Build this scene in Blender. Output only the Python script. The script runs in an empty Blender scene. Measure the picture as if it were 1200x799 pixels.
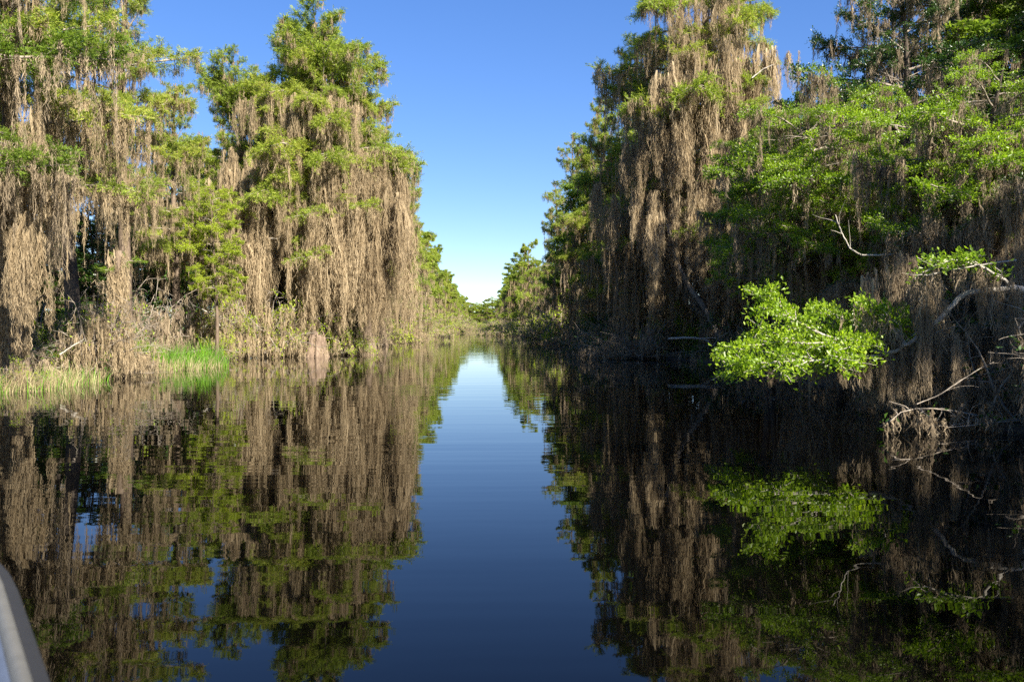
import bpy, math, random
import numpy as np
from mathutils import Vector
S = bpy.context.scene
COL = S.collection
R = math.radians

# ------------------------------------------------------------------ camera, sky, sun, exposure
CAM_H = 1.5
YAW = math.atan(35 / 1000)            # the camera looks 2 degrees right of the canal's axis
PITCH = -math.atan(16.5 / 1000)
cd = bpy.data.cameras.new('camera'); cam = bpy.data.objects.new('camera', cd); COL.objects.link(cam)
cam.location = (0, 0, CAM_H)
cam.rotation_euler = (R(90) + PITCH, 0, -YAW)
cd.sensor_width = 36; cd.lens = 30; cd.clip_start = 0.05; cd.clip_end = 6000
cd.dof.use_dof = True; cd.dof.focus_distance = 34; cd.dof.aperture_fstop = 3.2
S.camera = cam

SUN_EL, SUN_BACK = R(34), R(34)        # behind the camera, to its right
sd = Vector((math.sin(SUN_BACK) * math.cos(SUN_EL), -math.cos(SUN_BACK) * math.cos(SUN_EL), math.sin(SUN_EL)))
w = bpy.data.worlds.new('World'); S.world = w; w.use_nodes = True
nt = w.node_tree; nt.nodes.clear()
sky = nt.nodes.new('ShaderNodeTexSky'); sky.sky_type = 'NISHITA'; sky.sun_disc = False
sky.sun_elevation = SUN_EL; sky.sun_rotation = R(180) - SUN_BACK
sky.air_density = 0.85; sky.dust_density = 0.0; sky.ozone_density = 4.0; sky.altitude = 0
bg = nt.nodes.new('ShaderNodeBackground'); bg.inputs[1].default_value = 0.088
wo = nt.nodes.new('ShaderNodeOutputWorld')
hs = nt.nodes.new('ShaderNodeHueSaturation'); hs.inputs['Saturation'].default_value = 1.36; hs.inputs['Hue'].default_value = 0.516
gm_ = nt.nodes.new('ShaderNodeGamma'); gm_.inputs[1].default_value = 0.75
nt.links.new(sky.outputs[0], gm_.inputs[0]); nt.links.new(gm_.outputs[0], hs.inputs['Color']); nt.links.new(hs.outputs[0], bg.inputs[0]); nt.links.new(bg.outputs[0], wo.inputs[0])
sl = bpy.data.lights.new('sun', 'SUN'); sl.energy = 5.0; sl.angle = R(0.53); sl.color = (1.0, 0.94, 0.84)
so = bpy.data.objects.new('sun', sl); COL.objects.link(so)
so.rotation_euler = sd.to_track_quat('Z', 'Y').to_euler()
S.view_settings.view_transform = 'Standard'; S.view_settings.look = 'None'
S.view_settings.exposure = 1.75; S.view_settings.gamma = 1; S.view_settings.use_curve_mapping = False
S.render.engine = 'CYCLES'
S.cycles.use_denoising = False
S.cycles.max_bounces = 3; S.cycles.diffuse_bounces = 2; S.cycles.glossy_bounces = 2
S.cycles.transmission_bounces = 4; S.cycles.sample_clamp_indirect = 4

def at(px, d):
    """ground point at distance d along the canal that lies in the direction px of the photograph"""
    return (d * math.tan(math.atan((px - 600) / 1000) + YAW), d)
def hz(py, d):
    return CAM_H + (383 - py) * d / 1000

# ------------------------------------------------------------------ materials
class N:
    def __init__(s, name):
        s.m = bpy.data.materials.new(name); s.m.use_nodes = True; s.t = s.m.node_tree; s.t.nodes.clear()
        s.out = s.n('ShaderNodeOutputMaterial')
    def n(s, typ, **kw):
        o = s.t.nodes.new(typ)
        for k, v in kw.items(): setattr(o, k, v)
        return o
    def l(s, a, b): s.t.links.new(a, b)
    def ramp(s, src, stops):
        r = s.n('ShaderNodeValToRGB'); e = r.color_ramp.elements
        while len(e) < len(stops): e.new(0.5)
        for q, (p, c) in zip(e, stops):
            q.position = p; q.color = (*c, 1) if len(c) == 3 else c
        s.l(src, r.inputs[0]); return r.outputs[0]
    def noise(s, scale, detail=4, coord='Object', vscale=None, rough=0.55):
        tc = s.n('ShaderNodeTexCoord'); src = tc.outputs[coord]
        if vscale:
            mp = s.n('ShaderNodeMapping'); mp.inputs['Scale'].default_value = vscale; s.l(src, mp.inputs[0]); src = mp.outputs[0]
        x = s.n('ShaderNodeTexNoise'); x.inputs['Scale'].default_value = scale; x.inputs['Detail'].default_value = detail
        x.inputs['Roughness'].default_value = rough
        s.l(src, x.inputs['Vector']); return x.outputs['Fac']
    def math(s, op, a, b):
        x = s.n('ShaderNodeMath', operation=op)
        for i, q in enumerate((a, b)):
            if isinstance(q, (int, float)): x.inputs[i].default_value = q
            else: s.l(q, x.inputs[i])
        return x.outputs[0]
    def mixc(s, f, a, b, blend='MIX'):
        x = s.n('ShaderNodeMix', data_type='RGBA', blend_type=blend)
        for i, q in ((0, f), (6, a), (7, b)):
            if isinstance(q, (int, float)): x.inputs[i].default_value = q
            elif isinstance(q, tuple): x.inputs[i].default_value = (*q, 1)
            else: s.l(q, x.inputs[i])
        return x.outputs[2]

def fibre(name, stops, trans, rough=0.6, spec=0.25, tint=None, obj_amt=0.25, nscale=0.9):
    """leaves or moss: each strand or leaf its own tone, each bough a drift of tone"""
    k = N(name)
    geo = k.n('ShaderNodeNewGeometry'); oi = k.n('ShaderNodeObjectInfo')
    nz = k.noise(nscale, 3)
    f = k.math('ADD', k.math('MULTIPLY', geo.outputs['Random Per Island'], 0.55), k.math('MULTIPLY', nz, 0.45))
    f = k.math('ADD', f, k.math('MULTIPLY', k.math('SUBTRACT', oi.outputs['Random'], 0.5), obj_amt))
    c = k.ramp(f, stops)
    p = k.n('ShaderNodeBsdfPrincipled'); p.inputs['Roughness'].default_value = rough
    p.inputs['Specular IOR Level'].default_value = spec
    k.l(c, p.inputs['Base Color'])
    t = k.n('ShaderNodeBsdfTranslucent')
    k.l(k.mixc(1.0, c, tint or (1.0, 1.0, 1.0), 'MULTIPLY'), t.inputs[0])
    mx = k.n('ShaderNodeMixShader'); mx.inputs[0].default_value = trans
    k.l(p.outputs[0], mx.inputs[1]); k.l(t.outputs[0], mx.inputs[2]); k.l(mx.outputs[0], k.out.inputs[0])
    return k.m

M = {}
M['cypress'] = fibre('cypress_needles', [(0.15, (0.12, 0.175, 0.022)), (0.45, (0.24, 0.31, 0.042)), (0.72, (0.36, 0.41, 0.06)), (0.92, (0.38, 0.31, 0.08))], 0.5, tint=(1.3, 1.35, 0.7))
M['cypress_shade'] = fibre('cypress_needles_shade', [(0.15, (0.07, 0.125, 0.016)), (0.5, (0.14, 0.215, 0.026)), (0.85, (0.23, 0.30, 0.04))], 0.5, tint=(1.3, 1.35, 0.7))  # darker copy of the cypress needles, shade put into the colour
M['leaf_bright'] = fibre('bright_broad_leaves', [(0.15, (0.10, 0.17, 0.012)), (0.5, (0.20, 0.31, 0.018)), (0.85, (0.33, 0.43, 0.028))], 0.5, rough=0.38, spec=0.5, tint=(1.3, 1.4, 0.6))
M['leaf_shade'] = fibre('shaded_broad_leaves', [(0.15, (0.02, 0.05, 0.010)), (0.5, (0.04, 0.085, 0.012)), (0.9, (0.08, 0.14, 0.016))], 0.35, rough=0.35, spec=0.5, tint=(1.3, 1.4, 0.6))  # broad leaves of shaded trees and bushes, the shade mixed into their colour
M['leaf_yellow'] = fibre('yellow_green_leaves', [(0.15, (0.16, 0.21, 0.02)), (0.5, (0.28, 0.36, 0.025)), (0.85, (0.40, 0.46, 0.035))], 0.42, rough=0.45, tint=(1.2, 1.2, 0.6))
M['moss'] = fibre('spanish_moss', [(0.1, (0.20, 0.15, 0.088)), (0.35, (0.32, 0.242, 0.142)), (0.62, (0.41, 0.32, 0.195)), (0.9, (0.51, 0.405, 0.255))], 0.4, rough=0.9, spec=0.05, obj_amt=0.3)
M['moss_grey'] = fibre('grey_spanish_moss', [(0.1, (0.17, 0.13, 0.084)), (0.4, (0.275, 0.215, 0.14)), (0.7, (0.38, 0.30, 0.195)), (0.9, (0.47, 0.37, 0.245))], 0.4, rough=0.9, spec=0.05, obj_amt=0.3)  # greyer moss; its duller tone also stands for shade on some trees
M['grass'] = fibre('marsh_grass', [(0.2, (0.07, 0.17, 0.012)), (0.6, (0.15, 0.33, 0.018)), (0.9, (0.24, 0.42, 0.03))], 0.35, rough=0.5, tint=(1.2, 1.3, 0.6))
M['grass_dry'] = fibre('dry_marsh_grass', [(0.2, (0.20, 0.16, 0.07)), (0.6, (0.36, 0.30, 0.15)), (0.9, (0.48, 0.42, 0.24))], 0.3, rough=0.6)
def bark(name, lo, mid, hi, bump=0.6):
    k = N(name)
    a = k.noise(9, 7, vscale=(2.2, 2.2, 0.35), rough=0.65); b = k.noise(2.2, 4)
    f = k.math('ADD', k.math('MULTIPLY', a, 0.65), k.math('MULTIPLY', b, 0.35))
    c = k.ramp(f, [(0.32, lo), (0.5, mid), (0.68, hi)])
    p = k.n('ShaderNodeBsdfPrincipled'); p.inputs['Roughness'].default_value = 0.9; p.inputs['Specular IOR Level'].default_value = 0.15
    k.l(c, p.inputs['Base Color'])
    bp = k.n('ShaderNodeBump'); bp.inputs['Strength'].default_value = bump; bp.inputs['Distance'].default_value = 0.04
    k.l(a, bp.inputs['Height']); k.l(bp.outputs[0], p.inputs['Normal']); k.l(p.outputs[0], k.out.inputs[0])
    return k.m
M['bark'] = bark('cypress_bark', (0.05, 0.035, 0.025), (0.13, 0.095, 0.065), (0.25, 0.19, 0.135))
M['bark_dark'] = bark('dark_bark', (0.03, 0.024, 0.02), (0.07, 0.055, 0.042), (0.14, 0.115, 0.09))
M['twig'] = bark('grey_twigs', (0.12, 0.10, 0.075), (0.24, 0.20, 0.155), (0.38, 0.33, 0.26), 0.2)
M['deadwood'] = bark('bleached_wood', (0.18, 0.155, 0.12), (0.36, 0.32, 0.26), (0.55, 0.50, 0.42), 0.4)
M['stump'] = bark('pale_stump_wood', (0.06, 0.042, 0.03), (0.18, 0.128, 0.088), (0.32, 0.24, 0.17), 1.0)
def ground_mat():
    k = N('swamp_soil')
    a = k.noise(6, 8, rough=0.7); b = k.noise(0.5, 4)
    c = k.ramp(k.math('ADD', k.math('MULTIPLY', a, 0.6), k.math('MULTIPLY', b, 0.4)), [(0.35, (0.018, 0.013, 0.008)), (0.52, (0.055, 0.04, 0.022)), (0.68, (0.10, 0.075, 0.04))])
    p = k.n('ShaderNodeBsdfPrincipled'); p.inputs['Roughness'].default_value = 0.95
    k.l(c, p.inputs['Base Color'])
    bp = k.n('ShaderNodeBump'); bp.inputs['Strength'].default_value = 0.8; bp.inputs['Distance'].default_value = 0.08
    k.l(a, bp.inputs['Height']); k.l(bp.outputs[0], p.inputs['Normal']); k.l(p.outputs[0], k.out.inputs[0])
    return k.m
M['ground'] = ground_mat()
def water_mat():
    k = N('tannin_water')
    p = k.n('ShaderNodeBsdfPrincipled'); p.inputs['Base Color'].default_value = (0.0008, 0.0007, 0.0006, 1)
    p.inputs['Roughness'].default_value = 0.008; p.inputs['IOR'].default_value = 1.333; p.inputs['Specular IOR Level'].default_value = 0.36
    tc = k.n('ShaderNodeTexCoord')
    def nz(vs, detail, rot=0):
        mp = k.n('ShaderNodeMapping'); mp.inputs['Scale'].default_value = vs; mp.inputs['Rotation'].default_value = (0, 0, rot)
        k.l(tc.outputs['Object'], mp.inputs[0])
        x = k.n('ShaderNodeTexNoise'); x.inputs['Scale'].default_value = 1; x.inputs['Detail'].default_value = detail
        k.l(mp.outputs[0], x.inputs['Vector']); return x.outputs['Fac']
    a = nz((0.07, 1.7, 1), 2, R(2)); b = nz((1.3, 4.5, 1), 1, R(-6)); c = nz((0.12, 0.45, 1), 2, R(8))
    h = k.math('ADD', k.math('ADD', k.math('MULTIPLY', a, 0.011), k.math('MULTIPLY', b, 0.0026)), k.math('MULTIPLY', c, 0.015))
    patch = k.ramp(nz((0.035, 0.06, 1), 2, R(20)), [(0.38, (0.35,) * 3), (0.62, (1.0,) * 3)])
    h = k.math('MULTIPLY', h, patch)
    bp = k.n('ShaderNodeBump'); bp.inputs['Strength'].default_value = 0.42; bp.inputs['Distance'].default_value = 1.0
    k.l(h, bp.inputs['Height']); k.l(bp.outputs[0], p.inputs['Normal']); k.l(p.outputs[0], k.out.inputs[0])
    return k.m
M['water'] = water_mat()
def plain(name, col, rough=0.5, spec=0.5, metal=0.0, var=0.15):
    k = N(name)
    f = k.noise(14, 5)
    c = k.ramp(f, [(0.3, tuple(x * (1 - var) for x in col)), (0.7, tuple(min(1, x * (1 + var)) for x in col))])
    p = k.n('ShaderNodeBsdfPrincipled'); p.inputs['Roughness'].default_value = rough
    p.inputs['Specular IOR Level'].default_value = spec; p.inputs['Metallic'].default_value = metal
    k.l(c, p.inputs['Base Color']); k.l(p.outputs[0], k.out.inputs[0])
    return k.m
M['cream'] = plain('cream_rail_paint', (0.11, 0.105, 0.09), 0.6)
M['rubber'] = plain('grey_rubber_strip', (0.010, 0.010, 0.011), 0.8)
M['hull_in'] = plain('pale_hull_liner', (0.07, 0.085, 0.12), 0.6)
M['hull_out'] = plain('green_hull_paint', (0.05, 0.07, 0.05), 0.5)

# ------------------------------------------------------------------ mesh building with numpy
class Geo:
    def __init__(s): s.v = []; s.f = []; s.n = 0
    def add(s, v, f):
        v = np.asarray(v, float).reshape(-1, 3); f = np.asarray(f, int).reshape(-1, 4)
        if len(v): s.v.append(v); s.f.append(f + s.n); s.n += len(v)
    def arr(s):
        if not s.v: return np.zeros((0, 3)), np.zeros((0, 4), int)
        return np.concatenate(s.v), np.concatenate(s.f)
def to_mesh(name, vf, mat, smooth=False):
    v, f = vf
    me = bpy.data.meshes.new(name)
    me.vertices.add(len(v)); me.vertices.foreach_set('co', v.astype(np.float32).ravel())
    me.loops.add(len(f) * 4); me.loops.foreach_set('vertex_index', f.astype(np.int32).ravel())
    me.polygons.add(len(f)); me.polygons.foreach_set('loop_start', np.arange(0, len(f) * 4, 4, dtype=np.int32))
    me.update(calc_edges=True)
    if smooth: me.polygons.foreach_set('use_smooth', np.ones(len(f), bool))
    me.materials.append(mat)
    return me
def unit(a): return a / np.maximum(np.linalg.norm(a, axis=-1, keepdims=True), 1e-9)
def tube(g, P, rad, sides=6, flute=None, cap=True):
    P = np.asarray(P, float); n = len(P); rad = np.asarray(rad, float)
    T = unit(np.gradient(P, axis=0))
    ref = np.where(np.abs(T[:, 2:3]) < 0.9, np.array([[0, 0, 1.0]]), np.array([[1.0, 0, 0]]))
    if abs(T[0, 2]) >= 0.9 or flute is not None: ref = np.tile(np.array([[1.0, 0, 0]]), (n, 1))
    else: ref = np.tile(np.array([[0, 0, 1.0]]), (n, 1))
    A = unit(np.cross(T, ref)); B = np.cross(T, A)
    th = np.linspace(0, 2 * math.pi, sides, endpoint=False)
    rr = rad[:, None] * np.ones((1, sides))
    if flute is not None: rr = rr * flute(np.arange(n)[:, None], th[None, :])
    V = P[:, None] + rr[..., None] * (np.cos(th)[None, :, None] * A[:, None] + np.sin(th)[None, :, None] * B[:, None])
    i = np.arange(n - 1)[:, None] * sides; j = np.arange(sides)[None]; k = (j + 1) % sides
    F = np.stack([i + j, i + k, i + sides + k, i + sides + j], -1).reshape(-1, 4)
    V = V.reshape(-1, 3)
    g.add(V, F)
def ribbons(g, C, side, W):
    """C (n,k,3) centre lines, side (n,3) or (n,k,3), W (n,k)"""
    n, k = C.shape[:2]
    if n == 0: return
    if side.ndim == 2: side = side[:, None]
    V = np.stack([C - side * W[..., None] / 2, C + side * W[..., None] / 2], 2)
    b = (np.arange(n)[:, None] * k + np.arange(k - 1)[None]) * 2
    F = np.stack([b, b + 1, b + 3, b + 2], -1)
    g.add(V.reshape(-1, 3), F.reshape(-1, 4))
def diamonds(g, P, D, Sd, L, W, q=0.5):
    L = L[:, None]; W = W[:, None]
    V = np.stack([P, P + D * L * q + Sd * W / 2, P + D * L, P + D * L * q - Sd * W / 2], 1)
    g.add(V.reshape(-1, 3), np.arange(len(P) * 4).reshape(-1, 4))
def folded(g, P, D, Sd, L, W):
    """a leaf of two halves folded along its midrib, obovate"""
    Nn = unit(np.cross(D, Sd)); L = L[:, None]; W = W[:, None]
    m = P + D * L * 0.95 - Nn * L * 0.10
    a = P + D * L * 0.60 + Sd * W / 2 + Nn * W * 0.18
    b = P + D * L * 0.60 - Sd * W / 2 + Nn * W * 0.18
    c = P + D * L * 0.50
    tip = m
    V = np.stack([P, a, tip, c, b], 1)
    i = np.arange(len(P)) * 5
    F = np.concatenate([np.stack([i, i + 1, i + 2, i + 3], -1), np.stack([i, i + 3, i + 2, i + 4], -1)])
    g.add(V.reshape(-1, 3), F)
def moss_pendants(g, P, Ln, Rd, rng, S_=14, wid=0.03, K=5, core=True, squash=1.0, stiff=1.0):
    """hanging bodies of moss: P (n,3) hang points, Ln lengths, Rd radii"""
    n = len(P)
    if n == 0: return
    P = np.asarray(P, float)
    wob = rng.uniform(0, 6.28, (n, 3))
    lean = rng.normal(0, 0.035, (n, 2))
    def line(idx, phi, rho, t0, t1, width, jit):
        m = len(idx)
        s = np.linspace(0, 1, K + 1)[None]
        t = t0[:, None] + (t1 - t0)[:, None] * s
        ln = Ln[idx][:, None]; prof = (0.45 + 1.5 * t) * np.clip(1 - t, 0, 1) ** 0.75 * (1 + 0.3 * np.sin(wob[idx, 2][:, None] + t * ln * 5.5))
        rad = Rd[idx][:, None] * rho[:, None] * prof
        x = np.cos(phi)[:, None] * rad; y = np.sin(phi)[:, None] * rad * squash
        sw = Rd[idx][:, None] * 0.45
        x = x + sw * np.sin(wob[idx, 0][:, None] + t * ln * 2.1) + lean[idx, 0][:, None] * t * ln
        y = y + sw * np.sin(wob[idx, 1][:, None] + t * ln * 1.7) + lean[idx, 1][:, None] * t * ln
        if jit: 
            x = x + rng.normal(0, jit, x.shape); y = y + rng.normal(0, jit, y.shape)
        z = -t * ln
        C = P[idx][:, None] + np.stack([x, y, z], -1)
        a = rng.uniform(0, math.pi, m)
        sd_ = np.stack([np.cos(a), np.sin(a), np.zeros(m)], -1)
        W = width[:, None] * (np.sin(np.clip(s * 0.85 + 0.15, 0, 1) * math.pi) ** 0.6 * 0.85 + 0.12)
        ribbons(g, C, sd_, W * np.ones((m, 1)))
    # long strands
    idx = np.repeat(np.arange(n), max(3, S_ // 3)); m = len(idx)
    t0 = rng.uniform(0, 0.72, m) ** 1.15; t1 = np.minimum(t0 + rng.uniform(0.22, 0.5, m), rng.uniform(0.88, 1.08, m))
    line(idx, rng.uniform(0, 6.28, m), rng.uniform(0.1, 0.9, m) ** 0.7, t0, t1, wid * rng.uniform(0.6, 1.3, m), wid * 0.6)
    # short curled fibres that give the shaggy body
    cnt = np.clip((S_ * 3.0 * Ln / 1.0), S_ * 1.2, S_ * 8).astype(int)
    idx = np.repeat(np.arange(n), cnt); m = len(idx)
    t0 = rng.uniform(0, 0.97, m); fl = rng.uniform(0.08, 0.24, m) * (1 if wid < .03 else 1.5)
    t1 = t0 + fl / Ln[idx]
    tm = (t0 + t1) / 2
    prof = (0.5 + 1.5 * t0) * np.clip(1.02 - t0, 0, 1) ** 0.7 * (1 + 0.3 * np.sin(wob[idx, 2] + t0 * Ln[idx] * 5.5))
    ph = rng.uniform(0, 6.28, m); rad = Rd[idx] * prof * rng.uniform(0.1, 1.0, m) ** 0.6
    sw = Rd[idx] * .45; l_ = Ln[idx]
    X0 = np.cos(ph) * rad + sw * np.sin(wob[idx, 0] + t0 * l_ * 2.1) + lean[idx, 0] * t0 * l_
    Y0 = np.sin(ph) * rad + sw * np.sin(wob[idx, 1] + t0 * l_ * 1.7) + lean[idx, 1] * t0 * l_
    A = P[idx] + np.stack([X0, Y0, -t0 * l_], -1)
    j1 = rng.normal(0, .16, (m, 2)) * fl[:, None]; j2 = j1 * .3 + rng.normal(0, .22, (m, 2)) * fl[:, None]
    B = A + np.stack([j1[:, 0], j1[:, 1], -fl * .5], -1); Cc = A + np.stack([j2[:, 0], j2[:, 1], -fl], -1)
    an = rng.uniform(0, math.pi, m); W_ = wid * 0.85 * rng.uniform(.6, 1.3, m)
    ribbons(g, np.stack([A, B, Cc], 1), np.stack([np.cos(an), np.sin(an), rng.normal(0, .25, m)], -1), np.stack([W_ * .5, W_, W_ * .2], -1))
    if core:
        idx = np.repeat(np.arange(n), 2)
        line(idx, rng.uniform(0, 6.28, len(idx)), np.full(len(idx), 0.15), np.zeros(len(idx)), rng.uniform(0.4, 0.7, len(idx)), Rd[idx] * 0.35, 0.012)

def branch_path(base, d, L, n, rng, droop=0.2, wob=0.12, up=0.0):
    pts = [np.array(base, float)]; d = unit(np.array(d, float))
    st = L / (n - 1)
    for i in range(n - 1):
        d = unit(d + np.array([rng.normal(0, wob), rng.normal(0, wob), rng.normal(0, wob * 0.7) - droop / (n - 1) + up / (n - 1)]))
        pts.append(pts[-1] + d * st)
    return np.array(pts)
def pinterp(P, t):
    x = t * (len(P) - 1); i = min(int(x), len(P) - 2); return P[i] * (1 - (x - i)) + P[i + 1] * (x - i)

def bough(seed, L=4.0, pitch=0.1, droop=0.3, ns=14, kind='cypress', fol=1.0, moss=1.0, mlen=1.6, res=1.0, leafscale=1.0, inner=0.12, main=None, rlimb=0.05, mstart=0.1, green_t=0.2, vs=0.35):
    rng = np.random.default_rng(seed)
    gl, gf, gm = Geo(), Geo(), Geo()
    if main is None:
        main = branch_path((0, 0, 0), (math.cos(pitch), 0, math.sin(pitch)), L, 10, rng, droop, 0.09)
    else:
        main = np.asarray(main, float)
        L = np.linalg.norm(np.diff(main, axis=0), axis=1).sum()
    r = rlimb * (1 - np.linspace(0, 1, len(main)) * 0.85) + 0.004
    tube(gl, main, r, 7 if res > 0.5 else 4)
    paths = []
    for k in range(ns):
        t = inner + (0.97 - inner) * (k + rng.uniform(-.3, .3)) / ns; t = min(max(t, 0.05), 0.98)
        b = pinterp(main, t); md = unit(pinterp(main, min(1, t + .08)) - pinterp(main, max(0, t - .08)))
        sgn = 1 if k % 2 else -1
        a = R(rng.uniform(38, 72)) * sgn
        d = np.array([md[0] * math.cos(a) - md[1] * math.sin(a), md[0] * math.sin(a) + md[1] * math.cos(a), md[2] * 0.5 + rng.uniform(-vs * .7, vs * 1.3)])
        l2 = L * 0.40 * (1 - 0.60 * t) * rng.uniform(0.65, 1.2)
        p = branch_path(b, d, l2, 6, rng, 0.25, 0.13)
        paths.append((p, l2, 0.35, t)); tube(gl, p, np.linspace(0.016, 0.004, 6) * (rlimb / 0.05) ** .5, 4 if res > 0.5 else 3)
        for q in range(4):
            t2 = 0.25 + 0.7 * q / 4 + rng.uniform(0, .1)
            b2 = pinterp(p, t2); d2 = unit(p[-1] - p[0]); a2 = R(rng.uniform(30, 70)) * (1 if q % 2 else -1)
            d2 = np.array([d2[0] * math.cos(a2) - d2[1] * math.sin(a2), d2[0] * math.sin(a2) + d2[1] * math.cos(a2), d2[2] + rng.uniform(-.2, .5)])
            l3 = l2 * rng.uniform(0.25, 0.5)
            p2 = branch_path(b2, d2, l3, 4, rng, 0.2, 0.15)
            paths.append((p2, l3, 0.1, t))
            if res > 0.5: tube(gl, p2, np.linspace(0.008, 0.003, 4), 3)
    paths.append((main[len(main) // 2:], L * 0.5, 0.3, 0.8))
    # foliage: points along the finer branches
    FP, FD = [], []
    for p, l, st, tt in paths:
        if tt < green_t: continue
        npt = max(3, int(l * 13 * res ** .5))
        for t in np.linspace(st, 1.0, npt):
            FP.append(pinterp(p, t)); FD.append(unit(p[-1] - p[0]))
    FP = np.array(FP); FD = np.array(FD)
    if fol > 0 and len(FP):
        keep = rng.uniform(0, 1, len(FP)) < min(1, fol); FP = FP[keep]; FD = FD[keep]
        if kind == 'cypress':
            nt_ = 2
            P = np.repeat(FP, nt_, 0); D = unit(np.repeat(FD, nt_, 0) * 0.7 + rng.normal(0, 0.55, (len(P), 3)) + np.array([0, 0, 0.18]))
            tl = rng.uniform(0.16, 0.34, len(P)) * leafscale
            nl = 12 if res > 0.5 else 6
            s = np.linspace(0.1, 1, nl)
            B = P[:, None] + D[:, None] * (tl[:, None] * s[None])[..., None]
            B[..., 2] -= (0.10 * s ** 2)[None] * tl[:, None]
            up = unit(np.array([0, 0, 0.8]) + rng.normal(0, .8, (len(P), 3)))
            side = unit(np.cross(D, up))
            sg = np.where(np.arange(nl) % 2 == 0, 1.0, -1.0)[None, :, None]
            LD = unit(side[:, None] * sg + D[:, None] * 0.75 + rng.normal(0, 0.16, B.shape))
            B = B.reshape(-1, 3); LD = LD.reshape(-1, 3)
            SD = unit(np.cross(LD, np.repeat(up, nl, 0) + rng.normal(0, .4, LD.shape)))
            ll = rng.uniform(0.055, 0.11, len(B)) * leafscale * (1 if res > 0.5 else 1.7)
            diamonds(gf, B, LD, SD, ll, ll * (0.30 if res > 0.5 else 0.42))
        else:
            cl = 7 if res > 0.5 else 4
            P = np.repeat(FP, cl, 0) + rng.normal(0, 0.05, (len(FP) * cl, 3)) * leafscale
            D = unit(np.repeat(FD, cl, 0) * 0.55 + rng.normal(0, 0.6, (len(P), 3)) + np.array([0, 0, 0.35]))
            SD = unit(np.cross(D, rng.normal(0, 0.9, D.shape) + np.array([0, 0, 0.6])))
            ll = rng.uniform(0.05, 0.105, len(P)) * leafscale * (1 if res > 0.5 else 1.7)
            if res > 0.5: folded(gf, P, D, SD, ll, ll * 0.44)
            else: diamonds(gf, P, D, SD, ll, ll * 0.5, 0.6)
    # moss
    if moss > 0:
        MP, ML, MR = [], [], []
        for p, l, st, tt in paths + [(main, L, mstart, 0.4), (main, L, mstart, 0.4)]:
            npd = rng.poisson(max(0.15, l * 1.7 * moss * (1 if res > 0.5 else 0.6)))
            for _ in range(npd):
                t = rng.uniform(0.05 if l < L * .6 else mstart, 0.92)
                MP.append(pinterp(p, t)); x = float(np.exp(rng.normal(-0.6, 0.65)))
                ML.append(mlen * min(x, 2.3)); MR.append(rng.uniform(0.035, 0.10) * (0.6 + 0.5 * min(x, 2)))
        if MP:
            MP = np.array(MP); ML = np.array(ML); MR = np.array(MR)
            if res > 0.5: moss_pendants(gm, MP, ML, MR * 1.15, rng, 17, 0.014, 5)
            else: moss_pendants(gm, MP, ML, MR * 1.2, rng, 5, 0.05, 3)
            # short tufts clinging along the limb
            k = int(len(MP) * 1.8 * (1 if res > .5 else .4))
            pick = rng.integers(0, len(MP), k)
            moss_pendants(gm, MP[pick] + rng.normal(0, 0.09, (k, 3)) * np.array([1, 1, .3]), rng.uniform(.15, .45, k), rng.uniform(.04, .08, k), rng, 8 if res > .5 else 3, 0.02 if res > .5 else .04, 2, core=False)
    return dict(L=L, limb=gl.arr(), fol=gf.arr(), moss=gm.arr(), mlen=mlen * 1.8)

NTRI = 0
def proto(nm, b, leafmat, mossmat='moss', limbmat='twig'):
    global NTRI
    b['m_limb'] = to_mesh(nm + '_limb', b['limb'], M[limbmat], True)
    b['m_fol'] = to_mesh(nm + '_foliage', b['fol'], M[leafmat]) if len(b['fol'][0]) else None
    b['m_moss'] = to_mesh(nm + '_moss', b['moss'], M[mossmat]) if len(b['moss'][0]) else None
    NTRI += 2 * (len(b['limb'][1]) + len(b['fol'][1]) + len(b['moss'][1]))
    return b

CY = {'up': [], 'flat': [], 'droop': [], 'veil': [], 'bare': []}
for i in range(3): CY['up'].append(proto('upper_bough', bough(10 + i, 3.0, (0.95, 0.6, 0.3)[i], 0.15, 14, fol=0.72, moss=0.12, mlen=0.5, vs=0.9), 'cypress'))
for i in range(4): CY['flat'].append(proto('middle_bough', bough(20 + i, 4.0, (0.1, 0.3, 0.45, 0.2)[i], 0.35, 14, vs=0.5, fol=1, moss=0.7, mlen=1.0), 'cypress'))
for i in range(3): CY['droop'].append(proto('lower_bough', bough(30 + i, 4.2, 0.05, 0.35, 14, fol=0.6, moss=1.15, mlen=1.7), 'cypress'))
for i in range(3): CY['veil'].append(proto('curtain_bough', bough(40 + i, 4.0, 0.02, 0.3, 12, fol=0.2, moss=1.5, mlen=2.5), 'cypress'))
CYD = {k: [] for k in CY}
for k, v in CY.items():      # same shapes, needles and moss recoloured darker to stand for shade
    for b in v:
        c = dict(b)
        if b['m_fol']: c['m_fol'] = b['m_fol'].copy(); c['m_fol'].materials[0] = M['cypress_shade']
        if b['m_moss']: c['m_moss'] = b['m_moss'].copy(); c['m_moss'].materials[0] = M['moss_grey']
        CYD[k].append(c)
def broad(seed, mat, moss, mossmat='moss_grey', fol=1.0, leafscale=1.0, pitch=0.35, L=3.0, mlen=0.8):
    return bough(seed, L, pitch, 0.3, 14, kind='broad', fol=fol, moss=moss, mlen=mlen, leafscale=leafscale, rlimb=0.035, vs=0.6)
BR = [proto('bright_bough', broad(50 + i, 'leaf_bright', 0.12, pitch=(0.5, 0.3, 0.15, 0.0)[i]), 'leaf_bright', 'moss_grey') for i in range(4)]
BRM = [proto('mossy_leafy_bough', broad(60 + i, 'leaf_bright', 1.1, pitch=(0.3, 0.1)[i], fol=0.5, mlen=1.3), 'leaf_bright', 'moss_grey') for i in range(2)]
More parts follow.
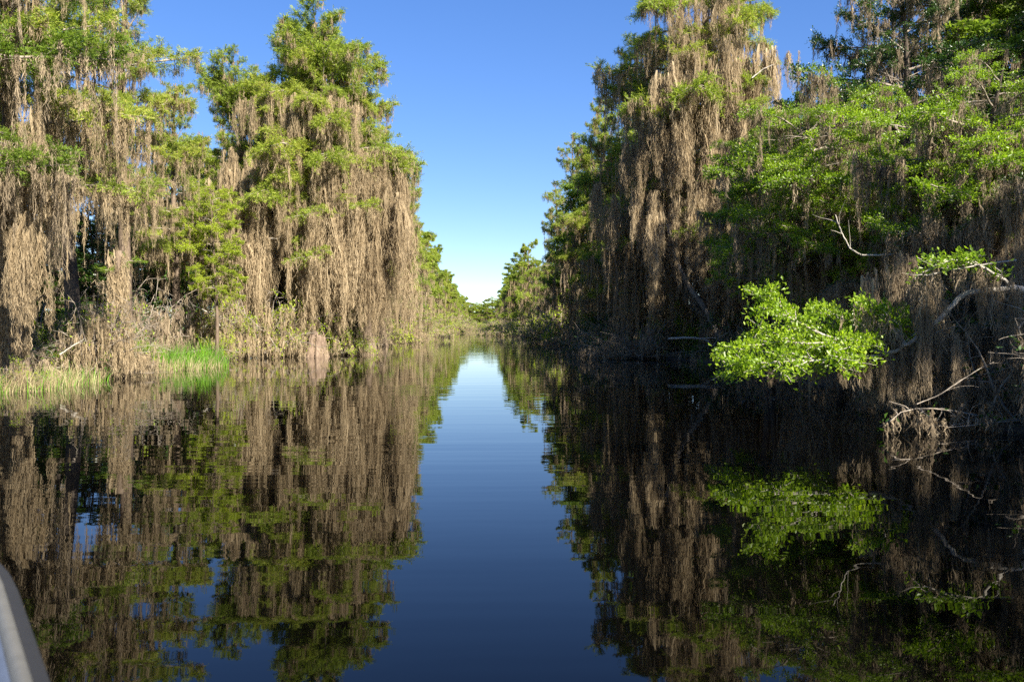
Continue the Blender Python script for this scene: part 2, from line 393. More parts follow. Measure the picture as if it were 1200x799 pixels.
BD = [proto('shaded_leafy_bough', broad(70 + i, 'leaf_shade', 0.1, pitch=(0.6, 0.3, 0.1)[i]), 'leaf_shade', 'moss_grey') for i in range(3)]
BDM = [proto('shaded_mossy_bough', broad(80 + i, 'leaf_shade', 1.3, pitch=(0.25, 0.0)[i], fol=0.3, mlen=1.7), 'leaf_shade', 'moss_grey') for i in range(2)]
BY = [proto('yellow_green_bough', broad(90 + i, 'leaf_yellow', 0.15, pitch=(0.6, 0.25)[i], fol=1.0, leafscale=1.4), 'leaf_yellow', 'moss') for i in range(2)]

# ------------------------------------------------------------------ objects
def ob(name, me, parent=None, loc=(0, 0, 0), rz=0.0, sc=1.0, kind=None):
    o = bpy.data.objects.new(name, me); COL.objects.link(o)
    o.location = loc; o.rotation_euler = (0, 0, rz); o.scale = (sc, sc, sc) if isinstance(sc, (int, float)) else sc
    if parent: o.parent = parent
    if kind: o['kind'] = kind
    return o
def thing(name, label, cat, loc=(0, 0, 0), rz=0.0, group=None, me=None):
    o = ob(name, me, None, loc, rz); o['label'] = label; o['category'] = cat
    if group: o['group'] = group
    return o
def trunk_geo(H, r0, rng, flare=1.0, lean=(0, 0), wob=0.12, top=0.02, sides=16, z0=-0.5):
    n = 26
    z = np.concatenate([np.linspace(z0, 2.0, 9), np.linspace(2.0, H, n - 8)[1:]])
    t = np.clip(z / H, 0, 1)
    w1, w2 = rng.uniform(0, 6.28, 2)
    x = lean[0] * t ** 1.3 + wob * t * np.sin(w1 + z * 0.55); y = lean[1] * t ** 1.3 + wob * t * np.sin(w2 + z * 0.47)
    rad = (r0 - top) * (1 - t) ** 0.85 + top + r0 * flare * np.exp(-np.clip(z, 0, 9) / 0.75)
    P = np.stack([x, y, z], -1); ph = rng.uniform(0, 6.28)
    def fl(i, th):
        zz = z[i]; a = np.exp(-np.clip(zz, 0, 9) / 1.1)
        return 1 + a * (0.16 * np.cos(5 * th + ph) + 0.09 * np.cos(8 * th + 2 * ph)) + 0.03 * np.sin(3 * th + zz * 1.3)
    g = Geo(); tube(g, P, rad, sides, fl)
    return g.arr(), P
def place_bough(tree, b, loc, az, s, mz=1.0, fol=True, moss=True, name='branch'):
    o = ob(name, b['m_limb'], tree, loc, az, s)
    if fol and b['m_fol']: ob('foliage', b['m_fol'], o, kind='stuff')
    if moss and b['m_moss']: ob('moss', b['m_moss'], o, sc=(1, 1, mz), kind='stuff')
    return o
# sleeves: moss clinging round a trunk
def sleeve(seed, L=3.0, rad=0.3, n=44, fine=False):
    rng = np.random.default_rng(seed); g = Geo()
    th = rng.uniform(0, 6.28, n); z = rng.uniform(-0.65 * L, 0, n)
    P = np.stack([np.cos(th) * rad * .85, np.sin(th) * rad * .85, z], -1)
    moss_pendants(g, P, rng.uniform(0.25, 0.45, n) * L, rng.uniform(.06, .14, n), rng, 15, 0.028)
    return g.arr()
BIGSLV = to_mesh('moss_sleeve', sleeve(109, 3.0, .5, 110), M['moss'])
SLV = [to_mesh('moss_sleeve', sleeve(100 + i), M['moss']) for i in range(3)]
SLVG = [to_mesh('grey_moss_sleeve', sleeve(104 + i), M['moss_grey']) for i in range(2)]
# single big hanging bodies of moss
def pend(seed, L=3.0, r=0.34, S_=0, w_=0.014):
    rng = np.random.default_rng(seed); g = Geo()
    n = 7; P = np.stack([rng.normal(0, r * .45, n), rng.normal(0, r * .45, n), rng.normal(0, .1, n)], -1)
    moss_pendants(g, P, rng.uniform(.55, 1.0, n) * L, rng.uniform(.5, .9, n) * r, rng, 44, w_, 7)
    return g.arr()
PEN = [to_mesh('moss_pendant', pend(110 + i), M['moss']) for i in range(4)]
PENG = [to_mesh('grey_moss_pendant', pend(115 + i, 1.2, 0.13, 0, 0.007), M['moss_grey']) for i in range(3)]

def cypress(label, px, d, H, prof, nb=34, seed=0, r0=0.28, zmin=3.5, dark=False, lean=(0, 0), name='cypress_tree', sleeves=2, veil=0.35, group=None, X=None, side=0, fol_top=0.5, offs=0.0, extra=None, bark_='bark', asym=None, mossy=1.0, lmin=0.72, clear=0.3, up_=0.86):
    rng = np.random.default_rng(1000 + seed)
    x, y = at(px, d)
    if X is not None: x = X
    t = thing(name, label, 'tree', (x, y, 0.1), 0, group)
    tg, P = trunk_geo(H, r0, rng, lean=lean)
    ob('trunk', to_mesh('trunk', tg, M[bark_], True), t)
    S_ = CYD if dark else CY  # dark trees take the boughs whose colours include shade
    for i in range(nb):
        u = (i + 0.5) / nb
        z = zmin + (H * 0.985 - zmin) * u ** up_
        h = z / H
        Lb = float(np.interp(h, [p[0] for p in prof], [p[1] for p in prof])) * rng.uniform(lmin, 1.15)
        az = i * 2.39996 + rng.uniform(-.3, .3) + offs
        if asym: Lb *= 1 + asym[1] * math.cos(az - asym[0])
        if Lb < 0.3: continue
        vv = rng.uniform()
        if h > fol_top + 0.22: c = 'up'
        elif h > fol_top: c = 'flat' if vv > 0.25 else 'up'
        elif h > fol_top * 0.62: c = 'flat' if vv > 0.45 * mossy else 'droop'
        else: c = 'veil' if vv < veil else 'droop'
        b = S_[c][rng.integers(len(S_[c]))]
        s = Lb / b['L']
        cx, cy = np.interp(z, P[:, 2], P[:, 0]), np.interp(z, P[:, 2], P[:, 1])
        mz = min(1.0, max(0.15, (z - clear) / (b['mlen'] * s)))
        if s < 0.8: mz = min(1.35, mz * 1.2)
        place_bough(t, b, (cx, cy, z), az, s, mz)
    for k in range(sleeves):
        z = zmin * rng.uniform(0.8, 1.2) + k * 2.0
        sl_ = (SLVG if dark else SLV)
        cx, cy = np.interp(z, P[:, 2], P[:, 0]), np.interp(z, P[:, 2], P[:, 1])
        ob('moss_sleeve', sl_[rng.integers(len(sl_))], t, (cx, cy, z), rng.uniform(0, 6), max(0.5, r0 * (1 - z / H) / 0.25 * 0.9), kind='stuff')
    if extra: extra(t, rng, P)
    return t

# ------------------------------------------------------------------ the setting: swamp ground and canal
def bankL(y):
    return np.interp(y, [-60, 0, 20, 45, 62, 75, 150, 360, 400, 450, 3000], [-12, -11.6, -11.2, -11.5, -9.4, -9.0, -8.6, -7.8, -6.5, 6, 60]) + 0.35 * np.sin(y * .55) + 0.25 * np.sin(y * 1.7 + 1)
def bankR(y):
    return np.interp(y, [-60, 0, 12, 22, 34, 41, 60, 110, 132, 152, 200, 360, 400, 450, 3000], [7, 7.2, 7.6, 8.6, 9.9, 8.0, 8.2, 8.4, 7.6, 4.7, 5.2, 6.5, 9, 18, 80]) + 0.3 * np.sin(y * .6 + 2) + 0.2 * np.sin(y * 1.9)
ys = np.concatenate([np.arange(-60, 140, 1.0), np.arange(140, 520, 5), np.array([560, 700, 1000, 1600, 3000])])
us = np.array([0, .15, .35, .6, 1, 1.6, 2.6, 4, 6, 9, 14, 22, 40, 90, 250, 900, 2500.])
rngG = np.random.default_rng(5)
rows = []
for y in ys:
    L_, R_ = bankL(y), bankR(y)
    xs = np.concatenate([(L_ - us)[::-1], np.linspace(L_, R_, 7)[1:-1], R_ + us])
    hh = np.concatenate([(0.04 + 0.16 * (1 - np.exp(-us / 1.2)))[::-1], [-.5, -1.2, -1.4, -1.2, -.5], 0.04 + 0.16 * (1 - np.exp(-us / 1.2))])
    hh[np.array([len(us) - 1, len(us) + 5])] = -0.10
    hh = hh + rngG.normal(0, 0.035, len(hh))
    rows.append(np.stack([xs, np.full(len(xs), y), hh], -1))
gv = np.array(rows); ny, nx = gv.shape[:2]
ii = np.arange(ny - 1)[:, None] * nx + np.arange(nx - 1)[None]
gf = np.stack([ii, ii + 1, ii + nx + 1, ii + nx], -1).reshape(-1, 4)
o = ob('ground', to_mesh('ground', (gv.reshape(-1, 3), gf), M['ground'], True)); o['kind'] = 'structure'
wx = np.array([[-2600, -60, 0], [2600, -60, 0], [2600, 3000, 0], [-2600, 3000, 0.]])
o = ob('water', to_mesh('water', (wx, np.array([[0, 1, 2, 3]])), M['water'])); o['kind'] = 'structure'

# ------------------------------------------------------------------ left bank cypresses
TALL = [(0.15, 2.6), (0.35, 3.6), (0.5, 3.6), (0.7, 2.8), (0.85, 2.0), (1.0, 0.7)]
def pendants_on(t, rng, P, spots, meshes, sc0=1.0):
    """single large moss pendants hung under short stubs: (px, py_top, d, length)"""
    for px, py, d, ln in spots:
        x, y = at(px, d); z = hz(py, d)
        L0 = 3.0 if meshes is PEN else 1.2
        s = ln / L0
        o = ob('moss_pendant', meshes[rng.integers(len(meshes))], t, (x - t.location.x, y - t.location.y, z - t.location.z), rng.uniform(0, 6), (s * rng.uniform(.8, 1.1), s * rng.uniform(.8, 1.1), s), kind='stuff')
def low_sleeves(t, rng, P):
    for z, a in ((2.4, 0), (4.0, 4)):
        ob('moss_sleeve', BIGSLV, t, (0, 0, z), a, (.9, .9, 1), kind='stuff')
    pendants_on(t, rng, P, [(a, b, c, min(l, hz(b, c) - .6)) for a, b, c, l in zip(rng.uniform(-10, 60, 9), rng.uniform(120, 300, 9), rng.uniform(19.5, 22, 9), rng.uniform(1.5, 3.0, 9))], PEN)
cypress('moss curtained cypress at the left edge of the picture, above the reedy grass', 12, 22, 13.5, [(.2, 3.0), (.5, 3.4), (.8, 2.6), (1, .8)], 34, 1, 0.30, 4.6, veil=0.8, fol_top=0.55, sleeves=4, clear=0.9, extra=low_sleeves)
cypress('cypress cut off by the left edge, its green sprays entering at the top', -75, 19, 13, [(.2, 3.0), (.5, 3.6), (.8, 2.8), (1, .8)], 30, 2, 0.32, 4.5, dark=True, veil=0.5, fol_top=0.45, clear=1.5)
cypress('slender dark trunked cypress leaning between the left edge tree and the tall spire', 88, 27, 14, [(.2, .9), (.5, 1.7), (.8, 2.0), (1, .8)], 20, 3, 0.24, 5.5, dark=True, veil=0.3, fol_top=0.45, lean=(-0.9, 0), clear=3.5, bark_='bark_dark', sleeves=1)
cypress('tall spire topped cypress with open green crown, third trunk in from the left', 146, 32, 16.0, [(.25, 1.6), (.45, 2.7), (.62, 2.9), (.8, 1.9), (.92, 1.2), (1, .4)], 44, 4, 0.27, 5.2, veil=0.5, fol_top=0.5, sleeves=2, mossy=0.8, clear=2.0)
cypress('shorter green cypress standing between the spire cypress and the great rounded one', 206, 39, 12.3, [(.2, 2.0), (.45, 2.8), (.7, 2.2), (.9, 1.3), (1, .5)], 34, 5, 0.2, 4.4, veil=0.5, fol_top=0.42, clear=2.0)
cypress('mossy cypress forming the left shoulder of the great rounded cypress', 282, 49, 15.0, [(.15, 2.5), (.4, 3.4), (.6, 3.7), (.8, 3.7), (.93, 3.1), (1, 1.8)], 72, 6, 0.26, 4.0, veil=0.55, fol_top=0.55, up_=.72, lmin=.5, clear=.9)
def big_extra(t, rng, P):
    pendants_on(t, rng, P, [(345, 238, 44.5, 4.6), (352, 250, 44.6, 3.8), (300, 285, 45, 3), (370, 250, 44, 6.2), (385, 245, 44, 6.0), (398, 250, 43.8, 6.4), (410, 240, 44, 5.6), (422, 262, 44, 5.4), (436, 280, 44.5, 5.2), (445, 300, 45, 4.2), (330, 232, 45, 3.4), (318, 246, 45, 3.0),
        *[(a, b, c, min(l, hz(b, c) - 1.0)) for a, b, c, l in zip(np.repeat([268, 303, 352, 376, 404, 440, 466], 6) + rng.normal(0, 5, 42), rng.uniform(195, 290, 42), rng.uniform(43.8, 45.5, 42), rng.uniform(3.5, 6.5, 42))],
        (285, 120, 45, 2.6), (300, 118, 44.6, 2.9), (318, 116, 44.4, 2.8), (336, 118, 44.2, 3.2), (352, 116, 44, 3.4), (368, 117, 44, 3.2), (386, 116, 44, 3.5), (402, 118, 44.2, 3.1), (418, 124, 44.5, 3.0),
        (272, 178, 45.4, 3), (292, 182, 45, 3.4), (310, 184, 44.6, 3), (330, 184, 44.2, 3.4), (350, 182, 44, 3), (372, 184, 43.8, 3.2), (392, 182, 43.8, 3.5), (412, 182, 44, 3.2), (430, 184, 44.2, 3.3), (448, 186, 44.8, 3.4)], PEN)
cypress('great rounded cypress hung with pale brown moss curtains, tallest on the left bank', 374, 47, 16.2, [(.15, 3.2), (.3, 4.6), (.45, 5.2), (.6, 5.1), (.75, 4.6), (.86, 4.2), (.95, 3.5), (1, 2.6)], 104, 7, 0.36, 5.2, veil=0.3, fol_top=0.66, sleeves=4, up_=0.70, lmin=0.5, clear=0.8, extra=big_extra)
cypress('mossy cypress just right of the great rounded cypress', 432, 54, 13.6, [(.15, 2.8), (.35, 3.4), (.55, 3.6), (.8, 3.2), (.93,2.3), (1, 1.2)], 50, 8, 0.26, 3.6, veil=0.6, fol_top=0.62, up_=.76, lmin=.5)
cypress('moss hung cypress with green tips at the end of the tallest left group', 447, 66, 15.0, [(.15, 2.8), (.35, 3.4), (.55, 3.9), (.8, 3.2), (.93,2.2), (1, 1.0)], 50, 9, 0.26, 3.0, veil=0.7, fol_top=0.55)
cypress('green edged cypress leaning out where the left tree line starts to drop', 463, 82, 15.5, [(.1, 3.0), (.3, 3.8), (.55, 3.9), (.8, 3.2), (.93,2.2), (1, 1.0)], 46, 10, 0.26, 2.6, veil=0.6, fol_top=0.5)

cypress('moss hung cypress with a green right side, last large tree before the distant left row', 490, 98, 17.0, [(.1, 3.0), (.3, 3.8), (.55, 3.8), (.8, 3.0), (.93, 2.0), (1, 1.0)], 40, 12, 0.26, 2.4, veil=0.7, fol_top=0.6, X=-9.6)
# ------------------------------------------------------------------ right bank cypresses
def m_extra(t, rng, P):
    # the bowed, moss wrapped limb that curves down to the water
    pts = [(782, 262), (790, 300), (806, 335), (824, 358), (838, 385), (846, 415), (850, 428)]
    W = []
    for (a, b) in pts:
        x, y = at(a, 37.6); W.append((x - t.location.x, y - t.location.y, hz(b, 37.6) - 0.1))
    W = np.array(W); s = np.linspace(0, 6, 22)
    Q = np.stack([np.interp(s, range(7), W[:, k]) for k in range(3)], -1)
    Q[1:-1] = (Q[:-2] + Q[1:-1] * 2 + Q[2:]) / 4
    g = Geo(); tube(g, Q, np.linspace(0.09, 0.17, 22), 8)
    l = ob('bowed_limb', to_mesh('bowed_limb', g.arr(), M['twig'], True), t)
    g = Geo(); k = 150
    rp = np.array([pinterp(Q, u) for u in rng.uniform(0, 1, k)])
    moss_pendants(g, rp + rng.normal(0, .05, rp.shape), rng.uniform(.3, 1.0, k), rng.uniform(.05, .1, k), rng, 14, .024)
    ob('moss', to_mesh('limb_moss', g.arr(), M['moss_grey']), l, kind='stuff')
    pendants_on(t, rng, P, [*[(a, b, c, l) for a, b, c, l in zip(rng.uniform(765, 900, 30), rng.uniform(40, 300, 30), rng.uniform(37, 38.6, 30), rng.uniform(2.5, 5, 30))], (815, 55, 38, 4.6), (830, 70, 37.6, 5.4), (845, 80, 37.4, 5.2), (858, 70, 37.6, 4.2), (800, 85, 37.6, 4.4), (785, 95, 37.8, 4.0), (870, 60, 37.8, 5.0), (795, 110, 37.4, 3.6),
        (838, 170, 37.2, 5), (822, 150, 37.2, 5), (850, 185, 37.4, 4.4), (880, 78, 38, 4.4), (905, 60, 38, 2.4), (926, 58, 38, 1.8), (770, 120, 38, 3.6), (752, 150, 38.5, 3.2), (735, 165, 39, 2.8), (745, 215, 39, 3.2), (765, 225, 38.4, 3.6), (812, 240, 37.4, 4.0), (795, 232, 37.6, 3.8),
        (840, 262, 37, 4.2), (862, 250, 37, 4.4), (700, 215, 41, 3), (716, 230, 40.5, 3.2), (815, -10, 38, 2.6), (840, -5, 38, 3), (862, 5, 38, 2.6), (795, 0, 38, 2.4)], PEN)
cypress('towering cypress with long sunlit moss curtains, tallest tree of the right bank', 832, 40.5, 20.5, [(.15, 3.4), (.35, 4.4), (.55, 4.6), (.75, 4.0), (.9, 3.0), (1, 1.2)], 64, 20, 0.40, 4.2, veil=0.75, fol_top=0.8, sleeves=5, extra=m_extra, lean=(-.4, 0), asym=(0.0, -0.15))
cypress('dense green sided cypress to the left of the towering right bank cypress', 748, 46, 16.8, [(.12, 3.0), (.35, 3.6), (.6, 3.4), (.8, 2.4), (1, .8)], 50, 21, 0.28, 3.2, veil=0.7, fol_top=0.42, mossy=0.7)
cypress('green crowned cypress with dark moss behind its sunlit sprays', 706, 57, 16.6, [(.12, 2.8), (.35, 3.6), (.6, 3.2), (.8, 2.3), (1, .8)], 44, 22, 0.28, 3.0, veil=0.8, fol_top=0.45, mossy=0.8)
cypress('pointed cypress whose pale crown marks the left corner of the dark right mass', 672, 73, 17.4, [(.12, 2.8), (.35, 3.4), (.6, 3.0), (.85, 1.9), (1, .7)], 44, 23, 0.26, 3.0, veil=0.7, fol_top=0.42, mossy=0.8)
cypress('thin crowned cypress just behind the pointed one on the right bank', 652, 88, 16.5, [(.12, 2.6), (.35, 3.0), (.6, 2.6), (.85, 1.6), (1, .6)], 32, 24, 0.24, 3.0, veil=0.6, fol_top=0.42)
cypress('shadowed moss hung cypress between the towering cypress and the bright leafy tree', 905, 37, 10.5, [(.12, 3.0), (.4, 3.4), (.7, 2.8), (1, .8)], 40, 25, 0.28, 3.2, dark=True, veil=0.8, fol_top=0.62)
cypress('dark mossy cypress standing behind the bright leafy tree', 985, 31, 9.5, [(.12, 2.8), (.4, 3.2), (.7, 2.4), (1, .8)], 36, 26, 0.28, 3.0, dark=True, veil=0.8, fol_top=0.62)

# ------------------------------------------------------------------ broadleaf trees
def broadtree(label, px, d, H, protos, nb=30, seed=0, r0=0.16, zmin=1.5, prof=None, mossp=None, mossfrac=0.4, lean=(0, 0), name='broadleaf_tree', extra=None, X=None, group=None, bark_='bark_dark', stems=2):
    rng = np.random.default_rng(2000 + seed)
    x, y = at(px, d)
    if X is not None: x = X
    t = thing(name, label, 'tree', (x, y, 0.1), 0, group)
    prof = prof or [(0.1, 1.6), (.4, 2.3), (.7, 2.0), (1, .8)]
    Ps = []
    for k in range(stems):
        ln = (lean[0] + rng.normal(0, .7) * (stems > 1), lean[1] + rng.normal(0, .7) * (stems > 1))
        tg, P = trunk_geo(H * (1 - .12 * k), r0 * (1 - .2 * k), rng, flare=0.4, lean=ln, wob=.25, sides=9)
        ob('trunk', to_mesh('trunk', tg, M[bark_], True), t); Ps.append((P, H * (1 - .12 * k)))
    for i in range(nb):
        P, Hk = Ps[i % stems]
        u = (i + .5) / nb; z = zmin + (Hk * 0.98 - zmin) * u; h = z / H
        Lb = float(np.interp(h, [p[0] for p in prof], [p[1] for p in prof])) * rng.uniform(.75, 1.2)
        az = i * 2.39996 + rng.uniform(-.4, .4)
        pr = mossp if (mossp and rng.uniform() < mossfrac * (1.4 - h)) else protos
        b = pr[min(len(pr) - 1, int((1 - h) * len(pr) + rng.uniform(0, .9)))] if pr is protos else pr[rng.integers(len(pr))]
        s = Lb / b['L']
        mz = min(1.0, max(0.15, (z - 0.15) / (b['mlen'] * s)))
        place_bough(t, b, (np.interp(z, P[:, 2], P[:, 0]), np.interp(z, P[:, 2], P[:, 1]), z), az, s, mz)
    if extra: extra(t, rng)
    return t
broadtree('bright green leafy tree spreading toward the canal in front of the dark right trees', 990, 20.5, 6.8, BR, 64, 1, 0.13, 2.6, [(.3, 2.0), (.6, 2.4), (.85, 2.1), (1, 1.2)], BRM, 0.15, lean=(-.8, 0))
broadtree('sunlit leafy tree at the right edge with bright sprays at mid height', 1140, 16, 5.9, BR, 56, 2, 0.12, 2.8, [(.4, 1.9), (.7, 2.2), (1, 1.4)], BRM, 0.12, lean=(-.6, -.3))
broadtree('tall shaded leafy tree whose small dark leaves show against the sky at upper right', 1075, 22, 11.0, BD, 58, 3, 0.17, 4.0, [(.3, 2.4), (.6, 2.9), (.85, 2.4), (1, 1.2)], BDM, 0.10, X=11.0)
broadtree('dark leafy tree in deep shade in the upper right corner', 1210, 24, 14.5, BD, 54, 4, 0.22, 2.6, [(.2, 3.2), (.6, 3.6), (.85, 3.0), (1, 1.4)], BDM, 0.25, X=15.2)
def curtain_extra(t, rng):
    spots = [(rng.uniform(1010, 1215), rng.uniform(285, 420), rng.uniform(12.5, 15.5), rng.uniform(.9, 1.7)) for _ in range(48)]
    spots = [(a, b, c, min(l, hz(b, c) - 0.05)) for a, b, c, l in spots]
    pendants_on(t, rng, None, spots, PENG)
broadtree('moss veiled tree at the waterline on the far right, grey moss almost touching the water', 1165, 14.5, 5.0, BDM, 34, 5, 0.14, 1.0, [(.2, 1.7), (.6, 1.9), (1, 1.2)], BDM, 1.0, extra=curtain_extra)
broadtree('medium sized leafy tree in half shade left of the bright leafy tree', 905, 26, 7.2, BR, 44, 11, 0.12, 2.4, [(.3, 1.8), (.6, 2.2), (.85, 1.9), (1, 1.0)], BRM, 0.3)
broadtree('low mossy tree on the right bank behind the leafy bough that overhangs the water', 1010, 19.5, 4.6, BDM, 30, 6, 0.12, 1.0, [(.2, 1.9), (.6, 1.9), (1, 1.1)], BRM, 0.4)
broadtree('yellow green leafy young tree in front of the mossy cypresses on the left bank', 254, 37.5, 7.4, BY, 46, 7, 0.08, 2.6, [(.3, 1.1), (.7, 1.5), (1, .8)], None, stems=1, bark_='bark')
broadtree('dark green leafy understory tree behind the slender trunk on the left bank', 112, 34, 5.8, BD, 24, 8, 0.09, 1.6, [(.3, 1.5), (.7, 1.7), (1, .8)], None, bark_='bark_dark')
broadtree('leafy green young tree below the shorter green cypress on the left bank', 190, 41, 8.2, BR, 24, 9, 0.09, 3.6, [(.3, 1.3), (.7, 1.7), (1, .8)], BRM, .3, stems=1)

# the leaning tree: a bare pale limb reaching out, with a leafy end low over the water
def leaning_tree():
    x0, y0 = at(1235, 12.2)
    t = thing('leaning_tree', 'leaning tree, bare pale crooked limb and bright leaves low over the water', 'tree', (x0, y0, 0))
    def rel(px, py, d):
        x, y = at(px, d); return (x - x0, y - y0, hz(py, d))
    W = np.array([rel(1240, 455, 12.3), rel(1232, 400, 12.3), rel(1215, 345, 12.3), rel(1190, 336, 12.3), rel(1160, 339, 12.4), rel(1128, 343, 12.5), rel(1112, 362, 12.6), rel(1095, 380, 12.7), rel(1075, 396, 12.8), rel(1050, 412, 12.9), rel(1020, 420, 13.0)])
    s = np.linspace(0, 10, 44); Q = np.stack([np.interp(s, range(11), W[:, k]) for k in range(3)], -1)
    Q[1:-1] = (Q[:-2] + 2 * Q[1:-1] + Q[2:]) / 4
    rng = np.random.default_rng(77); Q[1:-1] += rng.normal(0, .008, Q[1:-1].shape)
    g = Geo(); tube(g, Q, np.interp(s, [0, 2, 5, 10], [.09, .05, .04, .025]), 9)
    ob('trunk', to_mesh('pale_limb', g.arr(), M['deadwood'], True), t)
    def leafy(seed, pts, ns, fol, moss, dd, ml=.5, ls=1.0):
        Wp = np.array([rel(a, b, c) for a, b, c in pts]); s = np.linspace(0, len(pts) - 1, 12)
        Qp = np.stack([np.interp(s, range(len(pts)), Wp[:, k]) for k in range(3)], -1)
        Qp[1:-1] += np.random.default_rng(seed).normal(0, .02, Qp[1:-1].shape)
        b = bough(seed, kind='broad', ns=ns, fol=fol, moss=moss, mlen=ml, main=Qp, rlimb=.022, leafscale=ls, inner=.05, green_t=0.0)
        b = proto('leaning_branch', b, 'leaf_bright', 'moss_grey', 'deadwood')
        place_bough(t, b, (0, 0, 0), 0, 1)
    leafy(201, [(1050, 412, 12.9), (1000, 408, 13), (950, 400, 13.1), (900, 402, 13.2), (850, 412, 13.2)], 22, 1, 0, 0, ls=.95)
    leafy(202, [(1040, 415, 13.0), (985, 402, 13.2), (940, 382, 13.4), (905, 362, 13.5), (897, 350, 13.5)], 20, 1, 0, 0, ls=.95)
    leafy(203, [(1030, 418, 12.9), (980, 420, 12.7), (930, 422, 12.6), (885, 432, 12.6), (868, 436, 12.6)], 18, .9, 0.0, 0, ls=.95)
    leafy(204, [(1055, 408, 13.0), (1020, 395, 13.3), (985, 375, 13.6), (950, 362, 13.8)], 16, .9, 0, 0, ls=.95)
    leafy(207, [(1060, 404, 12.9), (1050, 392, 13.4), (1040, 372, 13.9), (1048, 352, 14.3)], 10, .8, 0.1, 0)
    leafy(208, [(1045, 412, 13.0), (1010, 410, 13.4), (975, 396, 13.9), (935, 392, 14.4)], 14, .9, 0.1, 0)
    leafy(205, [(1060, 404, 12.9), (1045, 385, 12.9), (1025, 365, 13.0), (1000, 352, 13.1)], 10, .6, 0.1, 0)
    leafy(206, [(1185, 336, 12.3), (1150, 310, 12.2), (1110, 305, 12.2), (1080, 318, 12.2)], 9, .55, 0.6, 0, ml=.7)
    pendants_on(t, rng, None, [(1018, 416, 12.9, .55), (990, 422, 12.9, .45), (1033, 420, 12.8, .7), (1045, 412, 12.9, .8), (1056, 408, 12.9, .75), (1068, 402, 12.9, .85), (1082, 395, 12.8, .6), (1098, 382, 12.7, .7), (1150, 342, 12.4, .5), (1172, 340, 12.4, .6), (1190, 338, 12.3, .9), (985, 420, 12.8, .4)], PENG)
leaning_tree()

# ------------------------------------------------------------------ shrubs draped in moss
def shrub_geo(seed, Rr, H, leafkind='broad', leaves=1.0, moss=1.0, twig=1.0):
    rng = np.random.default_rng(seed); gs, gm, gf_ = Geo(), Geo(), Geo()
    P_, D_ = [], []
    for k in range(int(26 * twig)):
        az = rng.uniform(0, 6.28); el = rng.uniform(.35, 1.35)
        L = H * rng.uniform(.75, 1.15)
        p = branch_path((rng.normal(0, Rr * .18), rng.normal(0, Rr * .18), 0), (math.cos(az) * math.cos(el) * Rr / H * 1.2, math.sin(az) * math.cos(el) * Rr / H * 1.2, math.sin(el)), L, 8, rng, .9, .12)
        p[:, 2] = np.maximum(p[:, 2], 0.1)
        tube(gs, p, np.linspace(.022, .005, 8), 4)
        for q in range(10):
            u = rng.uniform(.3, 1); b = pinterp(p, u)
            d = unit(rng.normal(0, 1, 3) + np.array([math.cos(az), math.sin(az), .3]) * .6)
            p2 = branch_path(b, d, rng.uniform(.25, .6) * H * .4, 5, rng, .3, .25); p2[:, 2] = np.maximum(p2[:, 2], 0.12)
            tube(gs, p2, np.linspace(.008, .003, 5), 3)
            for v in (.3, .6, .9): P_.append(pinterp(p2, v)); D_.append(unit(p2[-1] - p2[0]))
    P_ = np.array(P_); D_ = np.array(D_)
    if moss:
        n = int(200 * moss); pk = rng.integers(0, len(P_), n); B = P_[pk] + rng.normal(0, .06, (n, 3))
        rr_ = np.hypot(B[:, 0], B[:, 1]) / Rr
        B[:, 2] = np.clip(B[:, 2], .25, H * .72 * np.sqrt(np.clip(1.15 - rr_ ** 2 * .8, .12, 1.2)) * rng.uniform(.8, 1.1, n))
        L = np.minimum(B[:, 2] * rng.uniform(.35, 1.0, n), 1.6 * H / 2)
        moss_pendants(gm, B, L, rng.uniform(.04, .10, n), rng, 13, .015)
        k = int(160 * moss); pk = rng.integers(0, len(P_), k)
        moss_pendants(gm, P_[pk], rng.uniform(.1, .3, k), rng.uniform(.03, .07, k), rng, 8, .014, 2, core=False)
    if leaves:
        n = int(len(P_) * leaves); pk = rng.integers(0, len(P_), n)
        cl = 6; P = np.repeat(P_[pk], cl, 0) + rng.normal(0, .06, (n * cl, 3)); D = unit(np.repeat(D_[pk], cl, 0) * .5 + rng.normal(0, .6, (n * cl, 3)) + np.array([0, 0, .4]))
        SD = unit(np.cross(D, rng.normal(0, .9, D.shape) + np.array([0, 0, .6])))
        ll = rng.uniform(.05, .11, len(P)); folded(gf_, P, D, SD, ll, ll * .42)
    return gs.arr(), gm.arr(), gf_.arr()
def shrubset(seed, Rr, H, leaves, moss, leafmat, mossmat, twig=1.0):
    a, b, c = shrub_geo(seed, Rr, H, leaves=leaves, moss=moss, twig=twig)
    return (to_mesh('shrub_stems', a, M['twig'], True), to_mesh('shrub_moss', b, M[mossmat]) if len(b[0]) else None, to_mesh('shrub_leaves', c, M[leafmat]) if len(c[0]) else None)
SHM = [shrubset(300 + i, 1.25, 2.2, .4, 1.0, 'leaf_yellow', 'moss') for i in range(2)]
SHMG = [shrubset(304 + i, 1.3, 2.2, .2, 1.3, 'leaf_shade', 'moss_grey') for i in range(2)]
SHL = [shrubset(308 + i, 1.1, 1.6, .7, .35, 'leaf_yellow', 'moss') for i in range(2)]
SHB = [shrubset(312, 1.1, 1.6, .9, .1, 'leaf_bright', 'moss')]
SHD = [shrubset(314, 1.2, 1.8, .9, .4, 'leaf_shade', 'moss_grey')]
rs = np.random.default_rng(9)
